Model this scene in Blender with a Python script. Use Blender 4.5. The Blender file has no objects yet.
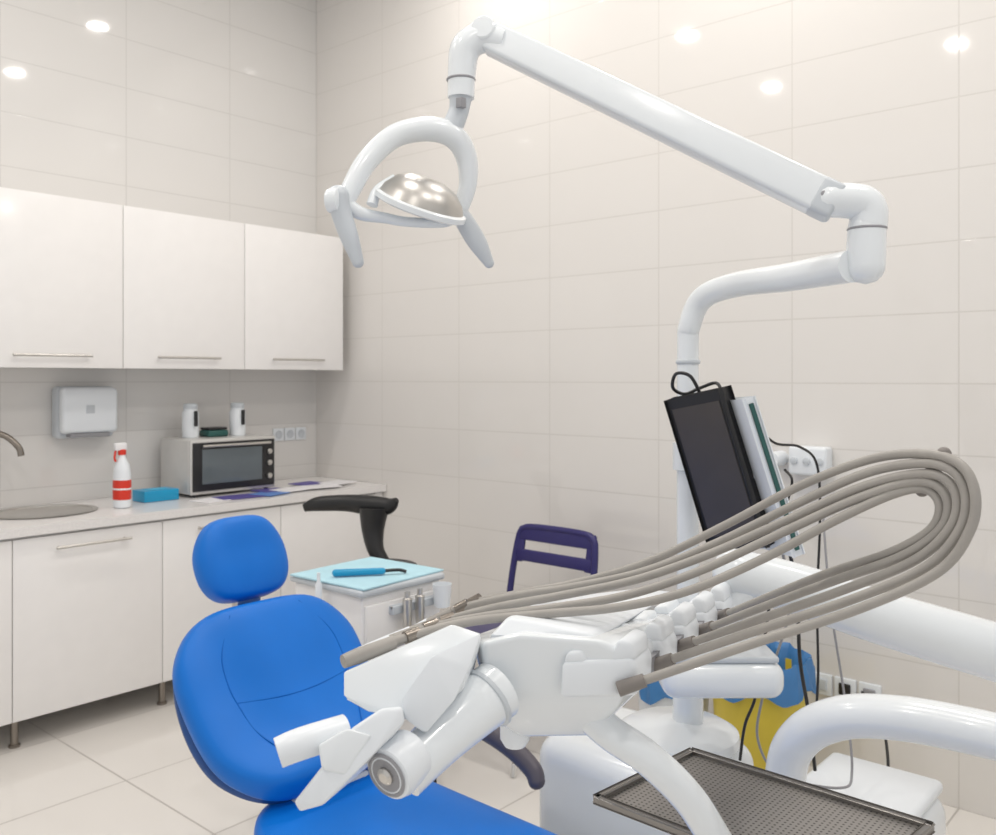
import bpy, bmesh, math, random
from mathutils import Vector, Matrix
random.seed(3)
sc=bpy.context.scene
try:
    sc.view_settings.view_transform='Standard'; sc.view_settings.look='None'
except Exception: pass

# ---------- survey frame: camera station, turns photo bearings + measured depth into room coordinates
F=900.0; CX=498.0; CY=378.0; CH=1.5
C=Vector((-3.42,-4.447,CH)); R=Vector((.6564,-.7544,0)); FW=Vector((.7544,.6564,0))
def P(px,py,d):
    return C+R*((px-CX)/F*d)+FW*d+Vector((0,0,(CY-py)/F*d))
def PZ(px,d,z):
    v=P(px,CY,d); v.z=z; return v

# ---------- materials
M={}
def mat(name,col,rough=.4,metal=0,coat=0,noise=.03,nscale=12,bump=0,bscale=200,spec=.5):
    m=bpy.data.materials.new(name); m.use_nodes=True; nt=m.node_tree
    b=nt.nodes['Principled BSDF']
    b.inputs['Roughness'].default_value=rough; b.inputs['Metallic'].default_value=metal
    b.inputs['Coat Weight'].default_value=coat; b.inputs['Coat Roughness'].default_value=.08
    b.inputs['Specular IOR Level'].default_value=spec
    tc=nt.nodes.new('ShaderNodeTexCoord')
    n=nt.nodes.new('ShaderNodeTexNoise'); n.inputs['Scale'].default_value=nscale; n.inputs['Detail'].default_value=3
    nt.links.new(tc.outputs['Object'],n.inputs['Vector'])
    r=nt.nodes.new('ShaderNodeValToRGB')
    r.color_ramp.elements[0].position=.3; r.color_ramp.elements[1].position=.7
    r.color_ramp.elements[0].color=[c*(1-noise) for c in col]+[1]
    r.color_ramp.elements[1].color=[min(1,c*(1+noise)) for c in col]+[1]
    nt.links.new(n.outputs['Fac'],r.inputs['Fac']); nt.links.new(r.outputs['Color'],b.inputs['Base Color'])
    if bump:
        n2=nt.nodes.new('ShaderNodeTexNoise'); n2.inputs['Scale'].default_value=bscale
        nt.links.new(tc.outputs['Object'],n2.inputs['Vector'])
        bp=nt.nodes.new('ShaderNodeBump'); bp.inputs['Strength'].default_value=bump; bp.inputs['Distance'].default_value=.002
        nt.links.new(n2.outputs['Fac'],bp.inputs['Height']); nt.links.new(bp.outputs['Normal'],b.inputs['Normal'])
    M[name]=m; return m
def tile(name,axes,c1,c2,mortar,w,h,ms,rough,off=0,shift=(0,0),coat=.0):
    m=bpy.data.materials.new(name); m.use_nodes=True; nt=m.node_tree; b=nt.nodes['Principled BSDF']
    b.inputs['Coat Weight'].default_value=coat; b.inputs['Coat Roughness'].default_value=.02
    g=nt.nodes.new('ShaderNodeNewGeometry'); s=nt.nodes.new('ShaderNodeSeparateXYZ'); c=nt.nodes.new('ShaderNodeCombineXYZ')
    nt.links.new(g.outputs['Position'],s.inputs[0])
    for i,a in enumerate(axes):
        ad=nt.nodes.new('ShaderNodeMath'); ad.operation='ADD'; ad.inputs[1].default_value=shift[i]+20*w*(i==0)+20*h*(i==1)
        nt.links.new(s.outputs[a],ad.inputs[0]); nt.links.new(ad.outputs[0],c.inputs[i])
    br=nt.nodes.new('ShaderNodeTexBrick'); br.offset=off; br.inputs['Scale'].default_value=1
    br.inputs['Brick Width'].default_value=w; br.inputs['Row Height'].default_value=h
    br.inputs['Mortar Size'].default_value=ms; br.inputs['Mortar Smooth'].default_value=.3
    br.inputs['Color1'].default_value=(*c1,1); br.inputs['Color2'].default_value=(*c2,1); br.inputs['Mortar'].default_value=(*mortar,1)
    nt.links.new(c.outputs[0],br.inputs['Vector']); nt.links.new(br.outputs['Color'],b.inputs['Base Color'])
    mr=nt.nodes.new('ShaderNodeMapRange'); mr.inputs['To Min'].default_value=rough; mr.inputs['To Max'].default_value=.4
    nt.links.new(br.outputs['Fac'],mr.inputs['Value']); nt.links.new(mr.outputs[0],b.inputs['Roughness'])
    n=nt.nodes.new('ShaderNodeTexNoise'); n.inputs['Scale'].default_value=2.2; nt.links.new(c.outputs[0],n.inputs['Vector'])
    ma=nt.nodes.new('ShaderNodeMath'); ma.operation='MULTIPLY_ADD'; ma.inputs[1].default_value=-.6
    nt.links.new(br.outputs['Fac'],ma.inputs[0]); nt.links.new(n.outputs['Fac'],ma.inputs[2])
    bp=nt.nodes.new('ShaderNodeBump'); bp.inputs['Strength'].default_value=.2; bp.inputs['Distance'].default_value=.002
    nt.links.new(ma.outputs[0],bp.inputs['Height']); nt.links.new(bp.outputs['Normal'],b.inputs['Normal'])
    return m
m_wn=tile('wall_tile_north',(0,2),(.76,.745,.725),(.76,.745,.725),(.62,.605,.585),.6,.25,.0028,.045,shift=(0,.02))
m_we=tile('wall_tile_east',(1,2),(.79,.765,.735),(.79,.765,.735),(.66,.635,.60),.6,.25,.0028,.045,shift=(0,.02))
m_fl=tile('floor_tile',(0,1),(.82,.79,.75),(.80,.77,.73),(.50,.47,.44),.6,.6,.004,.07,coat=.3)
white=mat('white_laminate',(.91,.895,.885),.18,coat=.2,noise=.01)
uw=mat('white_enamel',(.82,.86,.89),.22,coat=.4,noise=.01)
uw2=mat('white_plastic',(.82,.86,.90),.3,noise=.01)
counterm=mat('counter_stone',(.83,.81,.80),.2,noise=.05,nscale=150)
ceil=mat('ceiling_paint',(.85,.84,.83),.8)
steel=mat('brushed_steel',(.62,.6,.57),.3,1,noise=.05,nscale=60)
dksteel=mat('dark_steel',(.28,.25,.22),.3,1)
chrome=mat('chrome',(.8,.8,.8),.12,1)
blue=mat('blue_upholstery',(.0,.165,.64),.42,noise=.05,nscale=5,bump=.12,bscale=350,spec=.35)
bluedk=mat('blue_seam',(.0,.12,.50),.5,spec=.2)
navy=mat('navy_shell',(.01,.07,.26),.4)
black=mat('black_plastic',(.015,.015,.017),.35)
blackm=mat('black_vinyl',(.012,.012,.013),.4)
screen=mat('lcd_screen',(.065,.056,.053),.3,noise=.05)
hose=mat('grey_hose',(.36,.34,.315),.42,noise=.05,nscale=30)
hosed=mat('grey_hose_clamp',(.22,.20,.185),.5)
taupe=mat('taupe_armrest',(.09,.08,.10),.4)
greym=mat('grey_plastic',(.3,.3,.32),.45)
lgrey=mat('light_grey_plastic',(.58,.62,.66),.35)
indigo=mat('indigo_plastic',(.025,.02,.13),.3)
cloth=mat('aqua_paper_cloth',(.48,.74,.84),.8,noise=.05,bump=.3,bscale=40)
cyan=mat('cyan_plastic',(.01,.32,.58),.3)
yellow=mat('yellow_bag',(.72,.56,.06),.4,bump=.8,bscale=14)
bluebag=mat('blue_bag',(.06,.22,.50),.4,bump=.8,bscale=14)
red=mat('red_label',(.7,.04,.02),.4)
green=mat('dark_green_plastic',(.02,.10,.09),.4)
paper=mat('paper_white',(.85,.84,.86),.6)
paperp=mat('paper_purple',(.10,.08,.32),.5)
paperb=mat('paper_blue',(.12,.25,.6),.5)
silver=mat('oven_silver',(.66,.65,.63),.3,.3)
traym=mat('tray_metal',(.30,.285,.27),.35,.9)
def perforated():
    m=mat('perforated_tray',(.26,.235,.21),.38,.75); nt=m.node_tree; b=nt.nodes['Principled BSDF']
    tc=nt.nodes.new('ShaderNodeTexCoord'); v=nt.nodes.new('ShaderNodeTexVoronoi'); v.inputs['Scale'].default_value=120; v.inputs['Randomness'].default_value=0
    nt.links.new(tc.outputs['Object'],v.inputs['Vector'])
    r=nt.nodes.new('ShaderNodeValToRGB'); r.color_ramp.elements[0].position=.26; r.color_ramp.elements[1].position=.38
    r.color_ramp.elements[0].color=(.08,.075,.07,1); r.color_ramp.elements[1].color=(.38,.36,.34,1)
    nt.links.new(v.outputs['Distance'],r.inputs['Fac']); nt.links.new(r.outputs['Color'],b.inputs['Base Color']); return m
perf=perforated()

# ---------- geometry helpers
def grp(name,loc=(0,0,0)):
    e=bpy.data.objects.new(name,None); e.location=loc; e.empty_display_size=.1; sc.collection.objects.link(e); return e
def fin(bm,name,m,parent=None,smooth=True,ang=40):
    bmesh.ops.recalc_face_normals(bm,faces=bm.faces)
    me=bpy.data.meshes.new(name)
    xs=[v.co for v in bm.verts]
    c=Vector([(min(v[i] for v in xs)+max(v[i] for v in xs))/2 for i in range(3)])
    for v in bm.verts: v.co-=c
    bm.to_mesh(me); bm.free(); me.materials.append(m)
    if smooth:
        for p in me.polygons: p.use_smooth=True
        me.set_sharp_from_angle(angle=math.radians(ang))
    o=bpy.data.objects.new(name,me); sc.collection.objects.link(o)
    if parent: o.parent=parent; o.location=c-parent.location
    else: o.location=c
    return o
def bev(bm,b,seg=3,ang=25):
    if b<=0: return
    es=[e for e in bm.edges if len(e.link_faces)==2 and e.calc_face_angle(0)>math.radians(ang)]
    bmesh.ops.bevel(bm,geom=es,offset=b,segments=seg,affect='EDGES',profile=.5,clamp_overlap=True)
def box(name,a,b,m,parent=None,bevel=.004,seg=3):
    bm=bmesh.new(); bmesh.ops.create_cube(bm,size=1)
    for v in bm.verts: v.co=Vector([(a[i]+b[i])/2+v.co[i]*abs(b[i]-a[i]) for i in range(3)])
    bev(bm,bevel,seg); return fin(bm,name,m,parent)
def obox(name,c,ax,ay,az,m,parent=None,bevel=.004,seg=3):
    """ax,ay,az half vectors"""
    bm=bmesh.new(); bmesh.ops.create_cube(bm,size=2)
    for v in bm.verts: v.co=c+ax*v.co.x+ay*v.co.y+az*v.co.z
    bev(bm,bevel,seg); return fin(bm,name,m,parent)
def hull(name,pts,m,parent=None,bevel=.008,seg=3,ang=12):
    bm=bmesh.new()
    for p in pts: bm.verts.new(p)
    r=bmesh.ops.convex_hull(bm,input=bm.verts)
    bmesh.ops.delete(bm,geom=[v for v in bm.verts if not v.link_faces],context='VERTS')
    bmesh.ops.dissolve_limit(bm,angle_limit=math.radians(4),verts=bm.verts,edges=bm.edges)
    bev(bm,bevel,seg,ang); return fin(bm,name,m,parent,ang=30)
def cr(pts,res):
    n=len(pts)
    if n==2: return [pts[0],pts[1]]
    out=[]
    for i in range(n-1):
        p0=pts[max(i-1,0)];p1=pts[i];p2=pts[i+1];p3=pts[min(i+2,n-1)]
        for k in range(res):
            t=k/res
            out.append(((p1*2)+(p2-p0)*t+(p0*2-p1*5+p2*4-p3)*t*t+(p1*3-p0-p2*3+p3)*t*t*t)*.5)
    out.append(pts[-1]); return out
def sweep(name,pts,r,m,parent=None,segs=16,res=8,round_=0,flat=1.0):
    pts=[Vector(p) for p in pts]
    rs=r if isinstance(r,(list,tuple)) else [r]*len(pts)
    q=cr(pts,res); rr=cr([float(x) for x in rs],res) if len(pts)>2 else list(rs)
    if round_:
        d0=(q[0]-q[1]).normalized(); d1=(q[-1]-q[-2]).normalized(); k=[.3,.6,.85,1]
        A=[(q[0]+d0*rr[0]*x,rr[0]*math.sqrt(max(0,1-x*x))+1e-5) for x in reversed(k)]
        B=[(q[-1]+d1*rr[-1]*x,rr[-1]*math.sqrt(max(0,1-x*x))+1e-5) for x in k]
        q=[a for a,_ in A]+q+[a for a,_ in B]; rr=[b for _,b in A]+rr+[b for _,b in B]
    bm=bmesh.new(); rings=[]; T=(q[1]-q[0]).normalized()
    N=T.cross(Vector((0,0,1)));  
    if N.length<.1: N=T.cross(Vector((1,0,0)))
    N.normalize()
    for i,p in enumerate(q):
        t=(q[min(i+1,len(q)-1)]-q[max(i-1,0)]).normalized()
        N=(N-t*N.dot(t)).normalized(); Bn=t.cross(N)
        rings.append([bm.verts.new(p+(N*math.cos(a)+Bn*math.sin(a)*flat)*rr[i]) for a in [2*math.pi*k/segs for k in range(segs)]])
    for a,b in zip(rings,rings[1:]):
        for k in range(segs): bm.faces.new((a[k],a[(k+1)%segs],b[(k+1)%segs],b[k]))
    bm.faces.new(rings[0]); bm.faces.new(rings[-1])
    return fin(bm,name,m,parent,ang=50)
def lathe(name,o,ax,prof,m,parent=None,segs=40,sx=1.0):
    o=Vector(o); ax=Vector(ax).normalized(); u=ax.cross(Vector((0,0,1)))
    if u.length<.05: u=Vector((1,0,0))
    u.normalize(); w=ax.cross(u); bm=bmesh.new(); rings=[]
    for r,h in prof:
        r=max(r,1e-5); rings.append([bm.verts.new(o+ax*h+(u*math.cos(a)*sx+w*math.sin(a))*r) for a in [2*math.pi*k/segs for k in range(segs)]])
    for a,b in zip(rings,rings[1:]):
        for k in range(segs): bm.faces.new((a[k],a[(k+1)%segs],b[(k+1)%segs],b[k]))
    bm.faces.new(rings[0]); bm.faces.new(rings[-1])
    return fin(bm,name,m,parent,ang=35)
def cushion(name,st,xc,m,parent,nx=3.2,pe=5,flip=1,N=48,kx=1.6):
    """st: (y,z,halfw,halft) ; returns surface eval fn"""
    vs=[Vector((s[0],s[1],0)) for s in st]; wt=[Vector((s[2],s[3],0)) for s in st]
    q=cr(vs,20); w=cr(wt,20); L=len(q)-1
    def at(s):
        x=s*L; i=min(int(x),L-1); f=x-i; return q[i].lerp(q[i+1],f),w[i].lerp(w[i+1],f),(q[min(i+2,L)]-q[max(i-1,0)]).normalized()
    def fr(s):
        p,ww,t=at(s); e=abs(2*s-1); fw=max(1e-4,(1-e**pe))**(1/pe*kx); ft=max(1e-4,(1-e**(pe*2.5)))**.5
        return Vector((xc,p.x,p.y)),ww.x*fw,ww.y*ft,Vector((0,-t.y,t.x))*flip
    bm=bmesh.new(); rings=[]; K=40
    for i in range(N+1):
        s=.5-.5*math.cos(math.pi*(i/N)); s=.0005+.999*s
        c,hw,ht,n=fr(s); ring=[]
        for k in range(K):
            a=2*math.pi*k/K; ca,sa=math.cos(a),math.sin(a)
            ring.append(bm.verts.new(c+Vector((1,0,0))*hw*math.copysign(abs(ca)**(2/nx),ca)+n*ht*math.copysign(abs(sa)**(2/nx),sa)))
        rings.append(ring)
    for a,b in zip(rings,rings[1:]):
        for k in range(K): bm.faces.new((a[k],a[(k+1)%K],b[(k+1)%K],b[k]))
    bm.faces.new(rings[0]); bm.faces.new(rings[-1])
    fin(bm,name,m,parent,ang=70)
    def S(u,s,off=0):
        c,hw,ht,n=fr(s); return c+Vector((hw*u,0,0))+n*(ht*(1-abs(u)**nx)**(1/nx)+off)
    return S
V=Vector

# ---------- room
box('floor',(-6,-7,-.1),(0,0,0),m_fl,bevel=0)
box('wall_north',(-6,0,-.1),(.1,.1,4.0),m_wn,bevel=0)
box('wall_east',(0,-7,-.1),(.1,0,4.0),m_we,bevel=0)
box('ceiling',(-6,-7,3.9),(0,0,4.0),ceil,bevel=0)
for i,(x,y) in enumerate([(-.6,-1.6),(-.6,-3.0),(-2.17,-1.33),(-3.61,-1.3),(-3.58,-2.7),(-.95,-4.6),(-2.05,-4.45),(-2.1,-2.9),(-3.6,-4.5)]):
    g=grp('ceiling_downlight'+('' if i==0 else '.%03d'%i),(x,y,3.89))
    lathe('trim_ring',(x,y,3.885),(0,0,1),[(.06,.0),(.085,.0),(.085,.015),(.06,.015),(.06,.0)],chrome,g)
    ld=bpy.data.lights.new('downlight_lamp','AREA'); ld.shape='DISK'; ld.size=.115; ld.energy=11; ld.color=(1,.955,.90)
    lo=bpy.data.objects.new('downlight_lamp',ld); lo.location=(0,0,-.008); lo.parent=g; sc.collection.objects.link(lo)

# ---------- wall cabinets
g=grp('wall_cabinet',(-1.39,-.18,1.93))
xs=[-.078,-.735,-1.39,-2.045,-2.7]
box('carcass',(-2.7,-.33,1.55),(-.078,-.003,2.305),white,g,.002)
for a,b in zip(xs,xs[1:]):
    box('door',(b+.002,-.352,1.545),(a-.002,-.332,2.31),white,g,.0015)
    mx=(a+b)/2
    sweep('handle',[(mx-.17,-.382,1.60),(mx+.17,-.382,1.60)],.006,steel,g)
    for s in(-.15,.15): sweep('handle_post',[(mx+s,-.35,1.60),(mx+s,-.382,1.60)],.005,steel,g)
# ---------- base cabinets
g=grp('base_cabinet',(-1.4,-.3,.45))
xs=[-.06,-.70,-1.34,-1.98,-2.62]
box('carcass',(-2.62,-.60,.12),(-.03,-.003,.855),white,g,.002)
for a,b in zip(xs,xs[1:]):
    box('door',(b+.002,-.622,.12),(a-.002,-.602,.85),white,g,.0015)
    mx=(a+b)/2
    if a<-.3:
        sweep('handle',[(mx-.16,-.652,.80),(mx+.16,-.652,.80)],.006,steel,g)
        for s in(-.14,.14): sweep('handle_post',[(mx+s,-.62,.80),(mx+s,-.652,.80)],.005,steel,g)
    for y in(-.56,-.08): lathe('leg',(b+.03,y,0),(0,0,1),[(.022,0),(.022,.01),(.015,.015),(.015,.12)],dksteel,g,20)
box('filler',(-.06,-.61,.12),(-.003,-.6,.855),white,g,.001)
# counter with sink cut-out
sx,sy,sr=-1.72,-.27,.19
bm=bmesh.new(); K=48
ol=[(-2.64,-.003),(-.003,-.003),(-.003,-.64),(-2.64,-.64)]
rp=[(sx+sr*1.1*math.cos(2*math.pi*k/K),sy+sr*math.sin(2*math.pi*k/K)) for k in range(K)]
for z in(.862,.90):
    vs=[bm.verts.new((x,y,z)) for x,y in ol]; rv=[bm.verts.new((x,y,z)) for x,y in rp]
    e=[bm.edges.new((vs[i],vs[(i+1)%4])) for i in range(4)]+[bm.edges.new((rv[i],rv[(i+1)%K])) for i in range(K)]
    bmesh.ops.triangle_fill(bm,use_beauty=True,use_dissolve=False,edges=e)
    if z<.87: lo_=(vs,rv)
    else:
        for A,B,n in((lo_[0],vs,4),(lo_[1],rv,K)):
            for i in range(n): bm.faces.new((A[i],A[(i+1)%n],B[(i+1)%n],B[i]))
fin(bm,'countertop',counterm,g,ang=30)
g=grp('sink',(sx,sy,.9))
lathe('bowl',(sx,sy,.9),(0,0,1),[(.205,.001),(.21,.004),(.2,.007),(.188,.004),(.182,-.03),(.17,-.12),(.1,-.15),(.03,-.152),(.03,-.155),(.1,-.154),(.175,-.123),(.186,-.03),(.19,0)],steel,g,48,1.1)
g=grp('faucet',(-1.95,-.08,.9))
lathe('base',(-1.95,-.08,.9005),(0,0,1),[(.028,0),(.028,.01),(.02,.02),(.02,.06),(.0,.062)],dksteel,g)
sweep('spout',[(-1.95,-.08,.93),(-1.95,-.08,1.1),(-1.94,-.085,1.20),(-1.89,-.11,1.255),(-1.83,-.145,1.24),(-1.785,-.17,1.19),(-1.775,-.175,1.15)],.014,dksteel,g)
sweep('lever',[(-1.95,-.1,.94),(-1.95,-.16,.97)],.007,dksteel,g)

# ---------- towel dispenser
g=grp('paper_towel_dispenser',(-1.41,-.06,1.33))
box('back_shell',(-1.575,-.07,1.21),(-1.295,-.001,1.46),lgrey,g,.02,4)
box('front_cover',(-1.57,-.125,1.235),(-1.30,-.068,1.455),uw2,g,.022,4)
box('outlet_slot',(-1.53,-.118,1.215),(-1.34,-.06,1.235),greym,g,.003)
box('sight_window',(-1.46,-.128,1.33),(-1.42,-.124,1.37),lgrey,g,.001)

# ---------- counter-top oven / microwave
g=grp('microwave_oven',(-.8,-.21,.9))
X0,X1,Y0,Y1=-1.05,-.55,-.36,-.06
box('casing',(X0,Y0+.02,.915),(X1,Y1,1.19),silver,g,.012)
box('front_frame',(X0,Y0,.915),(X1,Y0+.022,1.19),silver,g,.006)
box('door_panel',(X0+.01,Y0-.008,.93),(X1-.01,Y0+.001,1.175),black,g,.004)
box('door_glass',(X0+.06,Y0-.011,.965),(X1-.09,Y0-.007,1.14),mat('oven_window',(.13,.155,.17),.08),g,.002)
sweep('door_handle',[(X0+.05,Y0-.03,1.158),(X1-.05,Y0-.03,1.158)],.007,steel,g)
for z in(.98,1.05,1.11): lathe('control_knob',(X1-.045,Y0-.008,z),(0,-1,0),[(.014,0),(.014,.01),(.01,.012)],steel,g,20)
for x in(X0+.04,X1-.04):
    for y in(Y0+.03,Y1-.03): lathe('foot',(x,y,.9005),(0,0,1),[(.012,0),(.012,.016)],black,g,12)
# jars
for i,(x,y) in enumerate([(-.94,-.17),(-.68,-.2)]):
    g=grp('white_canister'+('' if not i else '.001'),(x,y,1.191))
    lathe('body',(x,y,1.191),(0,0,1),[(.04,0),(.042,.01),(.042,.13),(.034,.142),(.034,.15)],uw2,g)
    lathe('lid',(x,y,1.341),(0,0,1),[(.036,0),(.036,.02),(.03,.026),(.0,.027)],lgrey,g)
    box('handle',(x-.006,y-.065,1.25),(x+.006,y-.041,1.33),black,g,.004)
g=grp('green_case',(-.82,-.18,1.191)); box('body',(-.87,-.23,1.191),(-.75,-.13,1.225),green,g,.01); box('lid',(-.865,-.225,1.226),(-.755,-.135,1.24),black,g,.006)
# spray bottle
x,y=-1.42,-.40; g=grp('spray_bottle',(x,y,.901))
lathe('body',(x,y,.901),(0,0,1),[(.04,0),(.046,.006),(.046,.16),(.038,.20),(.018,.235),(.014,.26)],uw2,g,32,.8)
lathe('label',(x,y,.94),(0,0,1),[(.0465,0),(.047,.003),(.047,.085),(.0465,.09)],red,g,32,.82)
lathe('label_band',(x,y,.985),(0,0,1),[(.0472,0),(.0478,.001),(.0478,.007),(.0472,.008)],paper,g,32,.82)
box('trigger_head',(x-.035,y-.012,1.165),(x+.02,y+.012,1.20),paper,g,.006)
lathe('collar',(x,y,1.145),(0,0,1),[(.018,0),(.018,.022),(.012,.026)],red,g,20)
sweep('trigger',[(x-.03,y,1.165),(x-.035,y,1.135),(x-.03,y,1.115)],.005,red,g)
# blue glove box
g=grp('glove_box',(-1.2,-.3,.901)); box('carton',(-1.28,-.34,.901),(-1.10,-.22,.955),cyan,g,.003); box('slot',(-1.24,-.31,.955),(-1.14,-.25,.9575),mat('glove_blue',(.1,.5,.75),.6),g,.001)
# papers
g=grp('brochures',(-.7,-.48,.901))
for i,(x,y,a,m_,w) in enumerate([(-1.0,-.50,.2,paper,.1),(-.86,-.50,-.1,paperp,.12),(-.70,-.52,.3,paperb,.08),(-.62,-.42,0,paperp,.08),(-.5,-.48,.1,paper,.13),(-.36,-.50,-.2,paper,.1),(-.33,-.35,.1,paperp,.08),(-.2,-.45,.2,paper,.09)]):
    ca,sa=math.cos(a),math.sin(a)
    obox('leaflet',V((x,y,.903+.0015*i)),V((ca,sa,0))*w,V((-sa,ca,0))*.07,V((0,0,.002+.0)),m_,g,.0005,1)
# sockets north wall
for i,x in enumerate((-.28,-.2,-.12)):
    g=grp('wall_socket'+('' if not i else '.%03d'%i),(x,-.006,1.17)); box('plate',(x-.037,-.010,1.13),(x+.037,-.001,1.205),uw2,g,.003)
    lathe('recess',(x,-.011,1.168),(0,-1,0),[(.024,0),(.024,.003),(.018,.001)],lgrey,g,24)
# sockets east wall
for i,(y,z) in enumerate([(-3.12,.33),(-3.21,.33),(-3.30,.33)]):
    g=grp('wall_socket.%03d'%(i+3),(-.006,y,z)); box('plate',(-.012,y-.04,z-.04),(-.001,y+.04,z+.04),uw2,g,.003)
    box('insert',(-.02,y-.022,z-.022),(-.011,y+.022,z+.022),[lgrey,black,greym][i],g,.004)

# ---------- dental stool (black)
c=V((-.68,-1.35,0)); g=grp('dental_stool',c)
lathe('seat',c+V((0,0,.56)),(0,0,1),[(.05,0),(.17,.01),(.19,.03),(.19,.06),(.17,.085),(.08,.092),(0,.09)],blackm,g)
lathe('gas_column',c+V((0,0,.08)),(0,0,1),[(.03,0),(.03,.25),(.018,.25),(.018,.5)],chrome,g,20)
for k in range(5):
    a=2*math.pi*k/5; d=V((math.cos(a),math.sin(a),0))
    sweep('base_leg',[c+V((0,0,.1)),c+d*.14+V((0,0,.09)),c+d*.27+V((0,0,.065))],[.025,.02,.015],chrome,g)
    lathe('caster',c+d*.27+V((0,0,.028))-V((-d.y,d.x,0))*.012,V((-d.y,d.x,0)),[(.02,0),(.028,.003),(.028,.021),(.02,.024)],black,g,20)
sweep('back_support',[P(304,508,4.2),P(318,504,4.2),P(345,503,4.2),P(368,505,4.18),P(388,506,4.15),P(397,500,4.12)],[.014,.026,.030,.035,.03,.01],blackm,g,flat=1.3)
sweep('back_stem',[P(374,508,4.16),P(373,530,4.15),P(376,550,4.12),P(386,566,4.1)],[.07,.052,.038,.03],blackm,g)

# ---------- mobile cart
g=grp('mobile_cart',(-1.265,-1.945,.4))
box('body',(-1.45,-2.13,.09),(-1.08,-1.76,.765),white,g,.008)
box('top_frame',(-1.465,-2.145,.765),(-1.065,-1.745,.79),lgrey,g,.01)
for z in(.12,.30,.45,.60):
    box('drawer_front',(-1.44,-2.142,z),(-1.09,-2.128,z+.135),white,g,.004)
    sweep('drawer_pull',[(-1.34,-2.155,z+.115),(-1.19,-2.155,z+.115)],.005,steel,g)
obox('paper_cloth',V((-1.265,-1.945,.794)),V((.2,.01,0)),V((-.01,.19,0)),V((0,0,.003)),cloth,g,.001,1)
for x in(-1.42,-1.11):
    for y in(-2.1,-1.79):
        lathe('caster',(x-.012,y,.035),(1,0,0),[(.025,0),(.035,.003),(.035,.021),(.025,.024)],black,g,20); box('fork',(x-.016,y-.012,.04),(x+.016,y+.012,.09),greym,g,.003)
for x in(-1.29,-1.23):
    lathe('holder_tube',(x,-2.18,.69),(0,0,1),[(.008,-.06),(.014,-.05),(.017,0),(.017,.05),(.01,.055),(.01,.075)],steel,g,20)
box('holder_rail',(-1.34,-2.165,.69),(-1.1,-2.13,.72),lgrey,g,.004)
lathe('cup',(-1.14,-2.20,.69),(0,0,1),[(.028,0),(.034,.08),(.032,.08),(.027,.005),(0,.004)],uw2,g)
lathe('side_tube',(-1.49,-1.95,.66),(0,0,1),[(.012,0),(.012,.13),(.006,.14),(.006,.17)],uw2,g,16)
g=grp('curing_light',(-1.33,-1.98,.8))
sweep('handle',[(-1.40,-1.93,.812),(-1.27,-2.03,.812)],[.013,.012],cyan,g,round_=1); sweep('tip',[(-1.27,-2.03,.812),(-1.22,-2.06,.812),(-1.2,-2.08,.805)],.006,black,g)

# ---------- visitor chair (indigo)
g=grp('visitor_chair',(-.55,-2.06,.4)); Y0,Y1=-2.27,-1.85
def cp(y,z): return V((-.36+.22*(z-.45)*.9,y,z))
sweep('back_frame',[cp(Y0-.01,.46),cp(Y0-.01,.62),cp(Y0,.77),cp(Y0+.02,.82),cp(Y0+.09,.835),cp(Y1-.09,.835),cp(Y1-.02,.82),cp(Y1,.77),cp(Y1+.01,.62),cp(Y1+.01,.46)],.015,indigo,g)
def slat(z0,z1):
    hull('back_slat',[cp(y,z)+V((dx,0,0)) for y in(Y0+.005,Y1-.005) for z in(z0,z1) for dx in(-.01,.01)],indigo,g,.006)
slat(.775,.835); slat(.685,.735)
for y in(Y0+.02,Y1-.02,): hull('back_edge',[cp(y+dy,z)+V((dx,0,0)) for dy in(-.02,.02) for z in(.68,.83) for dx in(-.009,.009)],indigo,g,.005)
box('seat',(-.80,-2.28,.43),(-.37,-1.84,.46),indigo,g,.014)
for y in(-2.27,-1.85):
    sweep('side_leg',[(-.83,y,.002),(-.76,y,.40),(-.7,y,.425),(-.42,y,.425),(-.36,y,.41),(-.28,y,.002)],.012,chrome,g)
sweep('cross_bar',[(-.7,-2.27,.42),(-.7,-1.85,.42)],.01,chrome,g)

# ---------- bins
for i,(x,y,r,h,ma,mb) in enumerate([(-.36,-3.03,.17,.46,yellow,bluebag),(-.36,-2.68,.14,.36,uw2,bluebag)]):
    g=grp('waste_bin'+('' if not i else '.001'),(x,y,0))
    lathe('bin_body',(x,y,.0),(0,0,1),[(r*.8,0),(r*.83,.01),(r,h),(r*.97,h),(r*.8,.02),(0,.02)],ma,g)
    bm=bmesh.new(); K=60; rings=[]
    for j,(rr,z) in enumerate([(r*1.12,h-.06),(r*1.1,h-.03),(r*1.08,h+.02),(r*1.02,h+.05),(r*.95,h+.03),(r*.93,h-.05)]):
        rings.append([bm.verts.new((x+(rr+.008*math.sin(k*1.7+j)+.006*math.sin(k*.9))*math.cos(2*math.pi*k/K),y+(rr+.008*math.sin(k*1.7+j))*math.sin(2*math.pi*k/K),z+(.02*math.sin(k*.6) if j==0 else .005*math.sin(k*1.1)))) for k in range(K)])
    for a,b in zip(rings,rings[1:]):
        for k in range(K): bm.faces.new((a[k],a[(k+1)%K],b[(k+1)%K],b[k]))
    fin(bm,'bag_rim',mb,g)

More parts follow.
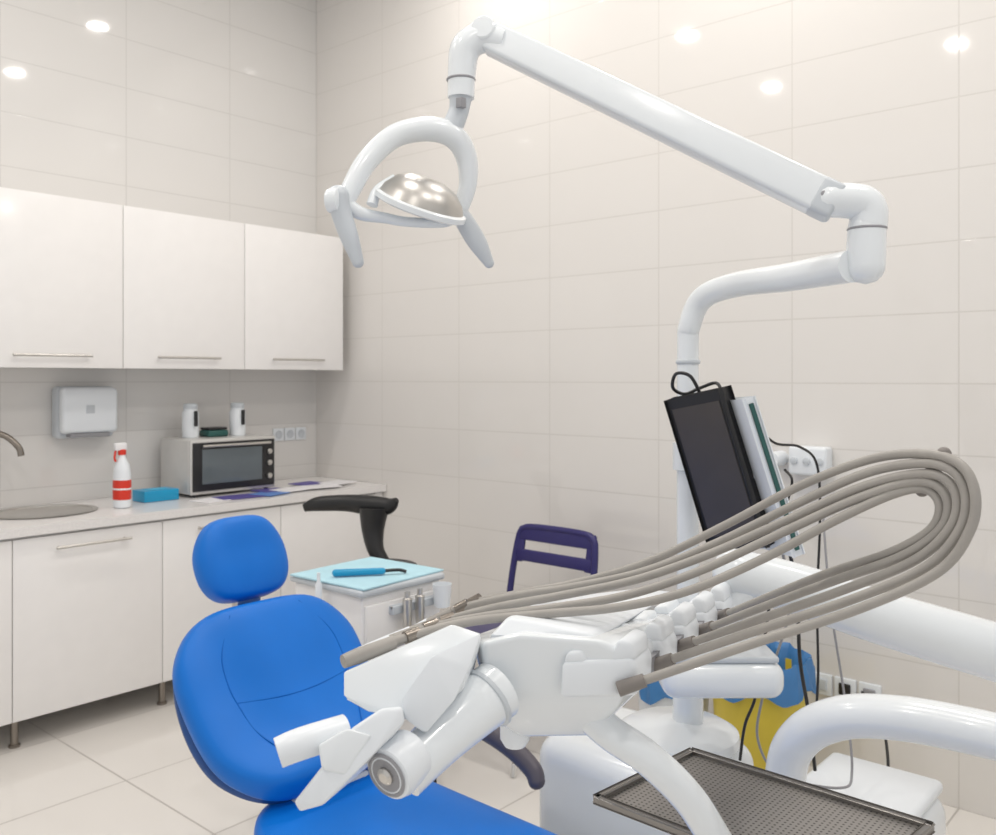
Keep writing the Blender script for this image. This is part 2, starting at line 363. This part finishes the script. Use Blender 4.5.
# ---------- dental chair
xc=-1.95; g=grp('dental_chair',(xc,-2.8,0))
Sb=cushion('backrest',[(-2.63,.485,.225,.055),(-2.50,.545,.27,.06),(-2.40,.64,.287,.062),(-2.32,.75,.285,.06),(-2.25,.862,.235,.05)],xc,blue,g,flip=1,pe=4.5,kx=1.45)
Sk=cushion('backrest_shell',[(-2.60,.45,.225,.03),(-2.46,.51,.265,.03),(-2.35,.62,.28,.03),(-2.27,.74,.255,.03),(-2.22,.83,.17,.03)],xc,navy,g,pe=4)
def seam(S,uv,nm='seam'):
    sweep(nm,[S(u,s,-.0006) for u,s in uv],.0018,bluedk,g,8,6)
seam(Sb,[(-.55,.92),(-.62,.75),(-.64,.6),(-.62,.45),(-.58,.3),(-.5,.1)])
seam(Sb,[(.55,.92),(.62,.75),(.64,.6),(.62,.45),(.58,.3),(.5,.1)])
seam(Sb,[(-.63,.49),(-.3,.46),(0,.45),(.3,.46),(.63,.49)])
cushion('headrest',[(-2.205,.862,.128,.045),(-2.175,.93,.142,.055),(-2.145,1.0,.142,.055),(-2.12,1.092,.118,.045)],xc+.02,blue,g,pe=3.4,nx=3.0,kx=1.25)
box('headrest_plate',(xc-.05,-2.16,.90),(xc+.09,-2.10,1.02),greym,g,.01)
box('headrest_bar',(xc-.02,-2.20,.72),(xc+.06,-2.165,.95),steel,g,.006)
Ss=cushion('seat',[(-2.52,.415,.23,.05),(-2.75,.375,.27,.055),(-3.1,.375,.265,.055),(-3.5,.385,.24,.055),(-3.95,.37,.2,.05)],xc,blue,g,flip=-1,pe=6)
box('seat_pan',(xc-.2,-3.6,.27),(xc+.2,-2.6,.34),lgrey,g,.02)
hull('lift_base',[V((xc+a*.17,y,z)) for a in(-1,1) for y,z in((-3.3,.06),(-2.75,.06),(-3.2,.28),(-2.7,.28))],lgrey,g,.02)
box('floor_plate',(xc-.26,-3.6,0),(xc+.26,-2.5,.06),uw,g,.02)
sweep('armrest',[(-1.625,-2.45,.575),(-1.625,-2.6,.585),(-1.625,-2.82,.56),(-1.625,-2.93,.535),(-1.625,-3.0,.50),(-1.63,-3.02,.475)],[.018,.022,.023,.023,.022,.02],taupe,g,flat=1.2,round_=1)
sweep('armrest_bracket',[(-1.63,-2.6,.57),(-1.66,-2.62,.42),(-1.8,-2.65,.34)],.016,lgrey,g)
box('hinge',(xc-.12,-2.62,.33),(xc+.12,-2.5,.46),lgrey,g,.02)

# ---------- unit housing with pole support
g=grp('cuspidor_unit',(-1.25,-3.1,0))
box('housing',(-1.45,-3.36,.0),(-1.05,-2.85,.5),uw,g,.07,6)
lathe('top_cover',(-1.2,-3.18,.49),(0,0,1),[(.165,0),(.17,.01),(.165,.03),(.14,.045),(.06,.055),(.045,.06)],uw,g,48)
sc_=P(714,668,2.3); shx=R; shy=FW
obox('assistant_console',sc_,shx*.15,shy*.12,V((0,0,.045)),uw,g,.035,5)
obox('console_top',sc_+V((0,0,.052)),shx*.135,shy*.105,V((0,0,.008)),lgrey,g,.006)
lathe('pole_collar',PZ(688,2.51,.54),(0,0,1),[(.042,0),(.042,.3),(.036,.31),(.036,.36)],uw,g)

# ---------- operating light
base=PZ(688,2.51,.55); g=grp('dental_operating_light',base)
sweep('pole',[base,PZ(688,2.51,1.0),P(688,360,2.51),P(690,325,2.5),P(703,298,2.47),P(735,285,2.38),P(790,277,2.2),P(852,266,2.0)],[.031,.031,.03,.031,.032,.033,.035,.037],uw,g,24,12)
lathe('pole_ring',P(688,362,2.51),(0,0,1),[(.032,-.006),(.034,-.003),(.034,.003),(.032,.006)],lgrey,g)
sweep('elbow_post',[P(866,266,2.0),P(866,252,2.0),P(867,228,2.0)],[.041,.042,.041],uw,g,28,round_=1)
lathe('elbow_ring',P(867,229,2.0),(0,0,1),[(.041,-.003),(.0425,-.001),(.0425,.001),(.041,.003)],greym,g)
sweep('elbow_head',[P(868,226,2.0),P(868,210,2.0),P(858,202,2.0),P(828,200,2.0)],[.041,.041,.04,.038],uw,g,28,10,round_=1)
A=P(826,200,2.0); B=P(490,38,2.22); ax=(B-A).normalized(); up=ax.cross(FW); 
if up.z<0: up=-up
up.normalize(); sd=ax.cross(up).normalized()
hull('spring_arm',[A+up*s*.041+sd*t*.03 for s in(-1,1) for t in(-1,1)]+[B+up*s*.036+sd*t*.028 for s in(-1,1) for t in(-1,1)],uw,g,.009,4)
hull('arm_end_cap',[A.lerp(B,k)+up*s*(.042)+sd*t*.031 for k in(-.03,.035) for s in(-1,1) for t in(-1,1)],lgrey,g,.012,4)
nf=sd if sd.dot(FW)<0 else -sd
lathe('arm_screw',A.lerp(B,.01)+nf*.031,nf,[(.007,0),(.007,.002),(.004,.003)],greym,g,20)
lathe('arm_screw',A.lerp(B,.97)+nf*.027,nf,[(.005,0),(.005,.002),(.003,.003)],greym,g,20)
sweep('head_joint',[P(505,42,2.21),P(482,38,2.22),P(466,48,2.22),P(462,70,2.22),P(461,98,2.22)],[.034,.037,.038,.035,.033],uw,g,28,10)
lathe('joint_cap',P(486,34,2.22)+nf*.026,nf,[(.03,0),(.03,.008),(.026,.012),(0,.013)],uw,g,32)
lathe('joint_ring',P(461,80,2.22),(0,0,1),[(.035,-.003),(.0365,-.001),(.0365,.001),(.035,.003)],greym,g)
sweep('head_stem',[P(461,92,2.22),P(459,110,2.22),P(452,128,2.22)],[.03,.025,.027],lgrey,g)
box('rating_label',tuple(P(461,103,2.192)-V((.009,.009,.012))),tuple(P(461,103,2.192)+V((.009,.009,.012))),greym,g,.001)
sweep('yoke',[P(345,203,2.12),P(352,187,2.13),P(368,160,2.15),P(395,136,2.18),P(428,129,2.2),P(453,136,2.22),P(466,156,2.24),P(468,183,2.25),P(461,208,2.25)],[.022,.024,.026,.028,.030,.030,.027,.023,.020],uw,g,24,10,round_=1,flat=1.0)
sweep('inner_bracket',[P(348,205,2.12),P(362,214,2.13),P(385,218,2.15),P(408,222,2.17),P(445,222,2.22),P(461,212,2.25)],[.018,.016,.013,.012,.013,.016],uw,g,20,8)
rc=P(421,203,2.17); rax=(V((0,0,1))*.86+R*.32-FW*.28).normalized()
rfl=mat('reflector_satin',(.50,.485,.46),.36,.9)
lathe('reflector',rc,rax,[(.108,-.012),(.112,-.006),(.108,.0),(.098,.022),(.075,.045),(.045,.058),(.0,.062),(.0,.055),(.045,.05),(.07,.038),(.092,.016),(.10,-.004)],rfl,g,56)
lathe('reflector_rim',rc,rax,[(.106,-.016),(.115,-.012),(.115,.0),(.108,.004)],uw,g,56)
lathe('bulb_shield',rc-rax*.005,-rax,[(.0,0),(.03,0),(.03,.02),(.0,.025)],lgrey,g)
sweep('bracket_arm',[P(372,205,2.13),P(378,190,2.14),P(395,178,2.15)],[.014,.012,.01],uw,g)
for nm,pts,rr in(('handle_grip',[(338,196,2.10),(341,212,2.1),(349,236,2.1),(358,262,2.1)],[.026,.024,.022,.014]),('handle_grip',[(459,212,2.25),(465,222,2.25),(477,242,2.25),(489,263,2.25)],[.02,.024,.024,.013])):
    sweep(nm,[P(*p) for p in pts],rr,lgrey,g,24,8,round_=1)
lathe('pivot_knob',P(334,201,2.1)-R*.012,(R-FW*.3),[(.0,0),(.028,.002),(.03,.01),(.03,.03),(.02,.034)],uw,g)

# ---------- monitor
g=grp('patient_monitor',P(715,465,2.3))
TL=P(667,402,2.34);TR=P(722,393,2.20);BL=P(710,545,2.34)
hx=(TR-TL)*.5; hy=(TL-BL)*.5; hx=hx-hy.normalized()*hx.dot(hy.normalized())*.9; n=hx.cross(hy).normalized()
if n.dot(FW)>0: n=-n
cM=(TR+BL)*.5
obox('monitor_housing',cM-n*.015,hx,hy,n*.018,black,g,.008)
obox('screen_panel',cM+n*.0035+hy*.02,hx*.86,hy*.88,n*.0012,screen,g,.0005,1)
obox('rear_cover',cM-n*.045,hx*.7,hy*.7,n*.02,black,g,.01)
obox('mount_plate',cM-n*.075,hx*.35,hy*.35,n*.012,greym,g,.004)
mp=cM-n*.08
sweep('mount_arm',[mp,mp.lerp(PZ(688,2.51,mp.z),.5),PZ(688,2.51,mp.z)],.02,uw,g)
lathe('mount_clamp',PZ(688,2.51,mp.z-.04),(0,0,1),[(.032,0),(.042,.003),(.042,.077),(.032,.08)],uw,g)
# slim white panel taken as film viewer, grouped with monitor, bracketed to the pole
a=P(738,400,2.22); c2=P(785,548,2.22)
hx2=R*.02-FW*.10; hy2=(a-c2)*.5; hx2=hx2-hy2.normalized()*hx2.dot(hy2.normalized()); n2=hx2.cross(hy2).normalized()
cF=P(758,475,2.22)
obox('film_viewer_panel',cF,hx2*.8,hy2,n2*.012,uw2,g,.006)
obox('film_viewer_edge',cF+hx2*.82,hx2*.02,hy2*.95,n2*.005,green,g,.0005)
sweep('film_viewer_bracket',[cF,cF.lerp(PZ(688,2.51,cF.z-.05),.5),PZ(688,2.51,cF.z-.05)],.014,uw,g)
def cable(nm,pts,r=.004,m_=black,par=None): return sweep(nm,[P(*p) for p in pts],r,m_,par,10,10)
cable('monitor_cable',[(700,393,2.3),(690,376,2.3),(676,374,2.32),(673,388,2.34),(685,394,2.36),(700,388,2.36),(716,383,2.34),(722,392,2.3)],.0045,par=g)
cable('power_cable',[(755,425,2.3),(775,443,2.35),(800,447,2.4),(817,465,2.45),(820,520,2.45),(817,600,2.45),(818,680,2.4),(812,740,2.4),(800,762,2.4),(770,765,2.45)],.0035,par=g)
cable('coiled_cable',[(785,470,2.3),(792,480,2.35),(788,500,2.35),(780,530,2.3),(784,560,2.3)],.0035,par=g)
# wall box behind
g=grp('wall_control_box')
def eastpt(px,py):
    t=(px-CX)/F; d=-C.x/(R.x*t+FW.x); return P(px,py,d)
e0=eastpt(814,460); g.location=e0
box('body',(-.07,e0.y-.075,e0.z-.055),(-.001,e0.y+.075,e0.z+.055),uw2,g,.012)
for k in(-.05,0,.05): lathe('button',(-.07,e0.y+k,e0.z),(-1,0,0),[(.014,0),(.014,.008),(.01,.01)],lgrey,g,20)
lathe('knob',(-.07,e0.y+.13,e0.z),(-1,0,0),[(.03,-.07),(.03,.0),(.026,.02),(.0,.022)],uw2,g)

# ---------- delivery unit
g=grp('dental_delivery_unit',P(560,680,1.25))
hull('instrument_head',[P(*p) for p in[(486,690,1.12),(497,725,1.15),(520,738,1.18),(590,737,1.18),(618,708,1.14),(628,682,1.13),(632,656,1.13),(600,640,1.12),(520,634,1.11),(482,642,1.11),
   (712,606,1.58),(714,622,1.58),(690,640,1.58),(560,604,1.52),(540,640,1.52),(470,636,1.2)]],uw,g,.014,4)
hull('head_top_cover',[P(*p) for p in[(486,640,1.13),(590,633,1.14),(598,642,1.14),(675,592,1.58),(640,588,1.58),(540,600,1.45),(508,616,1.15)]],uw2,g,.008,3)
lathe('underside_knob',P(515,738,1.2),(0,0,-1),[(.02,-.03),(.02,0),(.014,.01),(.0,.012)],uw2,g)
hull('front_panel',[P(*p) for p in[(343,672,1.05),(343,698,1.04),(368,712,1.04),(420,722,1.04),(462,690,1.06),(468,655,1.08),(482,634,1.1),(452,624,1.1),(400,646,1.08),
   (380,660,1.16),(470,635,1.2),(470,690,1.18),(390,700,1.15)]],uw,g,.003,2,8)
hull('panel_facet',[P(*p) for p in[(400,700,1.03),(432,655,1.045),(482,632,1.09),(470,668,1.06),(455,700,1.04),(425,735,1.03),(405,720,1.03),(450,690,1.14)]],uw2,g,.003,2,8)
hull('bracket_plate',[P(*p) for p in[(294,802,.98),(300,812,.98),(322,806,.97),(372,757,.98),(405,722,1.0),(402,706,1.0),(382,708,1.0),(352,728,.99),(330,762,.98),
   (300,802,1.03),(370,765,1.05),(402,715,1.06),(352,728,1.05)]],uw2,g,.003,3,10)
hull('bracket_inner',[P(*p) for p in[(318,745,.985),(346,728,.985),(372,735,.985),(345,775,.975),(322,770,.975),(320,748,1.04),(372,738,1.04),(340,775,1.03)]],uw,g,.003,3,10)
sweep('brake_handle',[P(278,753,.99),P(300,744,1.0),P(345,730,1.03)],[.0165,.0175,.0175],uw2,g,24,6)
sweep('swivel_arm',[P(497,690,1.12),P(470,712,1.09),P(437,742,1.06),P(402,775,1.03)],[.037,.034,.030,.029],uw,g,32,8)
lathe('swivel_collar',P(488,698,1.11),(P(402,775,1.03)-P(497,690,1.12)),[(.036,-.004),(.039,-.002),(.039,.003),(.036,.005)],lgrey,g)
ad=(-FW*.75-R*.5+V((0,0,-.2))).normalized()
kc=P(388,774,1.0)
lathe('swivel_end',kc,ad,[(.03,-.04),(.033,-.01),(.03,.0),(.02,.004),(.018,-.002),(.0,-.002)],uw2,g,40)
lathe('swivel_ring',kc,ad,[(.0235,-.0),(.0265,.003),(.0235,.005),(.021,.003)],greym,g,40)
lathe('swivel_bolt',kc,ad,[(.01,0),(.01,.006),(.006,.009),(0,.009)],steel,g,20)
# instrument holders: separate white cradles with a groove; grey blocks imitate shade in the gaps
q0=P(614,652,1.15); q4=P(708,597,1.56)
rw=(q4-q0); rw.z=0; rw.normalize(); dl=(-R*.98-FW*.2).normalized()
for k in range(5):
    f=k/4; q=q0.lerp(q4,f)
    hull('holder_block',[q+dl*(-a)+rw*b*.033+V((0,0,c_)) for a,c_ in((.040,-.05),(.042,-.014),(.034,.0),(-.056,.0),(-.058,-.045)) for b in(-1,1)],uw2,g,.006,3)
    hull('holder_lip',[q+dl*(-a)+rw*b*.031+V((0,0,c_)) for a,c_ in((.040,-.006),(.034,.018),(.016,.024),(.002,-.006)) for b in(-1,1)],uw2,g,.006,3)
    hull('holder_lip',[q+dl*(-a)+rw*b*.031+V((0,0,c_)) for a,c_ in((-.024,-.004),(-.03,.012),(-.05,.012),(-.056,-.004)) for b in(-1,1)],uw2,g,.005,3)
    if k<4:
        qq=q0.lerp(q4,f+.125)
        obox('holder_gap_shade',qq+V((0,0,-.03)),dl*.036,rw*.018,V((0,0,.012)),greym,g,.001,1)
# hoses
low=[(358,656,1.08),(405,640,1.12),(470,624,1.15),(545,615,1.18),(620,606,1.19),(690,588,1.19),(765,556,1.17),(840,518,1.13),(895,494,1.10),(926,490,1.08),(940,506,1.07),(930,530,1.08),(890,552,1.12),(830,572,1.2),(775,594,1.32),(722,616,1.50)]
top=[(440,620,1.42),(470,604,1.40),(520,592,1.36),(580,580,1.34),(650,560,1.30),(725,526,1.26),(800,488,1.2),(870,460,1.14),(925,454,1.08),(960,464,1.04),(975,492,1.02),(970,530,1.02),(938,572,1.04),(860,609,1.07),(750,645,1.1),(622,688,1.12)]
N=5
for k in range(N):
    f=k/(N-1)
    pts=[]
    for j,(a,b) in enumerate(zip(low,top)):
        v=P(*a).lerp(P(*b),f)
        if 0<j<15: v=v+V((0,0,.003*math.sin(j*.9+k*2.1)*(1 if j<7 else .3)))
        pts.append(v)
    sweep('instrument_hose',pts,.0059,hose,g,14,10)
    t=(pts[0]-pts[1]).normalized()
    sweep('handpiece_coupling',[pts[0]+t*.002,pts[0]-t*.05],[.0095,.0085],hose,g,16)
    sweep('coupling_ring',[pts[1],pts[1]-t*.02],[.0085,.0085],dksteel,g,16)
    te=(pts[-2]-pts[-1]).normalized()
    sweep('hose_gland',[pts[-1]-te*.005,pts[-1]+te*.03],[.0095,.0085],hosed,g,16)
    if k==0: sweep('handpiece',[pts[0],pts[0]+t*.02],[.0095,.008],hose,g,16)
    else:
        sweep('handpiece',[pts[0]-t*.01,pts[0]+t*.025,pts[0]+t*.05+V((0,0,.002))],[.010,.009,.006],uw2,g,16)
sweep('hose_gather',[P(922,490,1.10),P(931,474,1.085),P(944,454,1.065)],.0085,hosed,g,14,round_=1)
# arms
sweep('carrier_arm',[P(735,572,1.62),P(800,590,1.6),P(880,617,1.58),P(996,652,1.56),P(1120,690,1.58)],[.042,.045,.047,.05,.052],uw,g,32,8,round_=1)
sweep('arm_knuckle',[P(700,625,1.6),P(728,605,1.62),P(755,582,1.62)],[.03,.035,.04],uw,g,24)
px_=PZ(1120,1.62,0)
lathe('support_column',px_,(0,0,1),[(.16,0),(.16,.03),(.07,.05),(.062,.06),(.062,.9),(.075,.92),(.075,1.0),(.05,1.02),(0,1.02)],uw,g)
sweep('lower_arm',[P(1120,775,1.66),P(1050,752,1.75),P(980,733,1.85),P(900,718,1.95),P(840,718,2.03),P(800,738,2.1),P(785,780,2.15),PZ(783,2.17,.25),PZ(783,2.17,.02)],[.047]*9,uw,g,32,10)
sweep('tray_arm',[P(590,715,1.18),P(612,734,1.17),P(650,760,1.16),P(690,800,1.17),P(722,850,1.2),PZ(738,1.28,.80)],[.022,.022,.022,.022,.022,.022],uw,g,24,8)
# tray
t0=P(692,754,1.56); zt=t0.z
def tp(px,d): return PZ(px,d,zt)
tl=tp(597,1.386); tr=tp(930,1.30); fr_=tl+tr-t0
g2=grp('instrument_tray',(t0+fr_)/2)
ex=(tr-t0); ey=(tl-t0); cT=(t0+fr_)/2
obox('tray_plate',cT,ex*.49,ey*.49,V((0,0,.002)),perf,g2,.001,1)
for a,b in((t0,tr),(t0,tl),(tl,fr_),(tr,fr_)):
    d=(b-a); w_=d.normalized().cross(V((0,0,1)))
    obox('tray_rim',(a+b)/2+V((0,0,.003)),d*.503,w_*.005,V((0,0,.005)),traym,g2,.002,3)
obox('tray_support',cT-V((0,0,.02)),ex*.2,ey*.25,V((0,0,.012)),uw2,g2,.006)
sweep('support_link',[cT-V((0,0,.02)),PZ(738,1.28,.80)],.018,uw2,g2)

# floor junction box
g=grp('floor_junction_box',(-.72,-3.55,0))
box('box_body',(-.90,-3.72,0),(-.56,-3.36,.30),uw,g,.07,5)
box('box_lid',(-.885,-3.705,.285),(-.575,-3.375,.325),uw2,g,.02)

# cables
g=grp('cable_bundle',P(800,600,2.3))
cable('signal_cable',[(775,520,2.25),(790,600,2.3),(775,660,2.35),(762,700,2.4),(758,740,2.42),(780,775,2.42),(840,788,2.45),(852,770,2.5),(845,700,2.55),(830,600,2.6),(822,500,2.7)],.0035,greym,par=g)
cable('dark_cable',[(788,540,2.25),(797,600,2.3),(800,660,2.35),(808,710,2.4),(815,770,2.45)],.005,par=g)
cable('dark_cable',[(770,600,2.3),(757,690,2.35),(745,725,2.36),(740,760,2.38)],.004,par=g)
cable('socket_cable',[(862,692,3.25),(880,715,3.1),(888,760,2.9),(885,800,2.75)],.005,par=g)

# ---------- world light: added soft fill through the open sides of the room
w=bpy.data.worlds.new('soft_fill'); sc.world=w; w.use_nodes=True
bg=w.node_tree.nodes['Background']; bg.inputs[0].default_value=(1,.99,.98,1); bg.inputs[1].default_value=.72

# ---------- camera
cd=bpy.data.cameras.new('camera'); cd.sensor_width=36; cd.lens=36*F/996; cd.shift_y=-39.5/996; cd.clip_start=.02
cd.dof.use_dof=True; cd.dof.focus_distance=1.5; cd.dof.aperture_fstop=8
co=bpy.data.objects.new('camera',cd); co.location=C; co.rotation_euler=(math.pi/2,0,-math.atan2(.7544,.6564)); sc.collection.objects.link(co); sc.camera=co
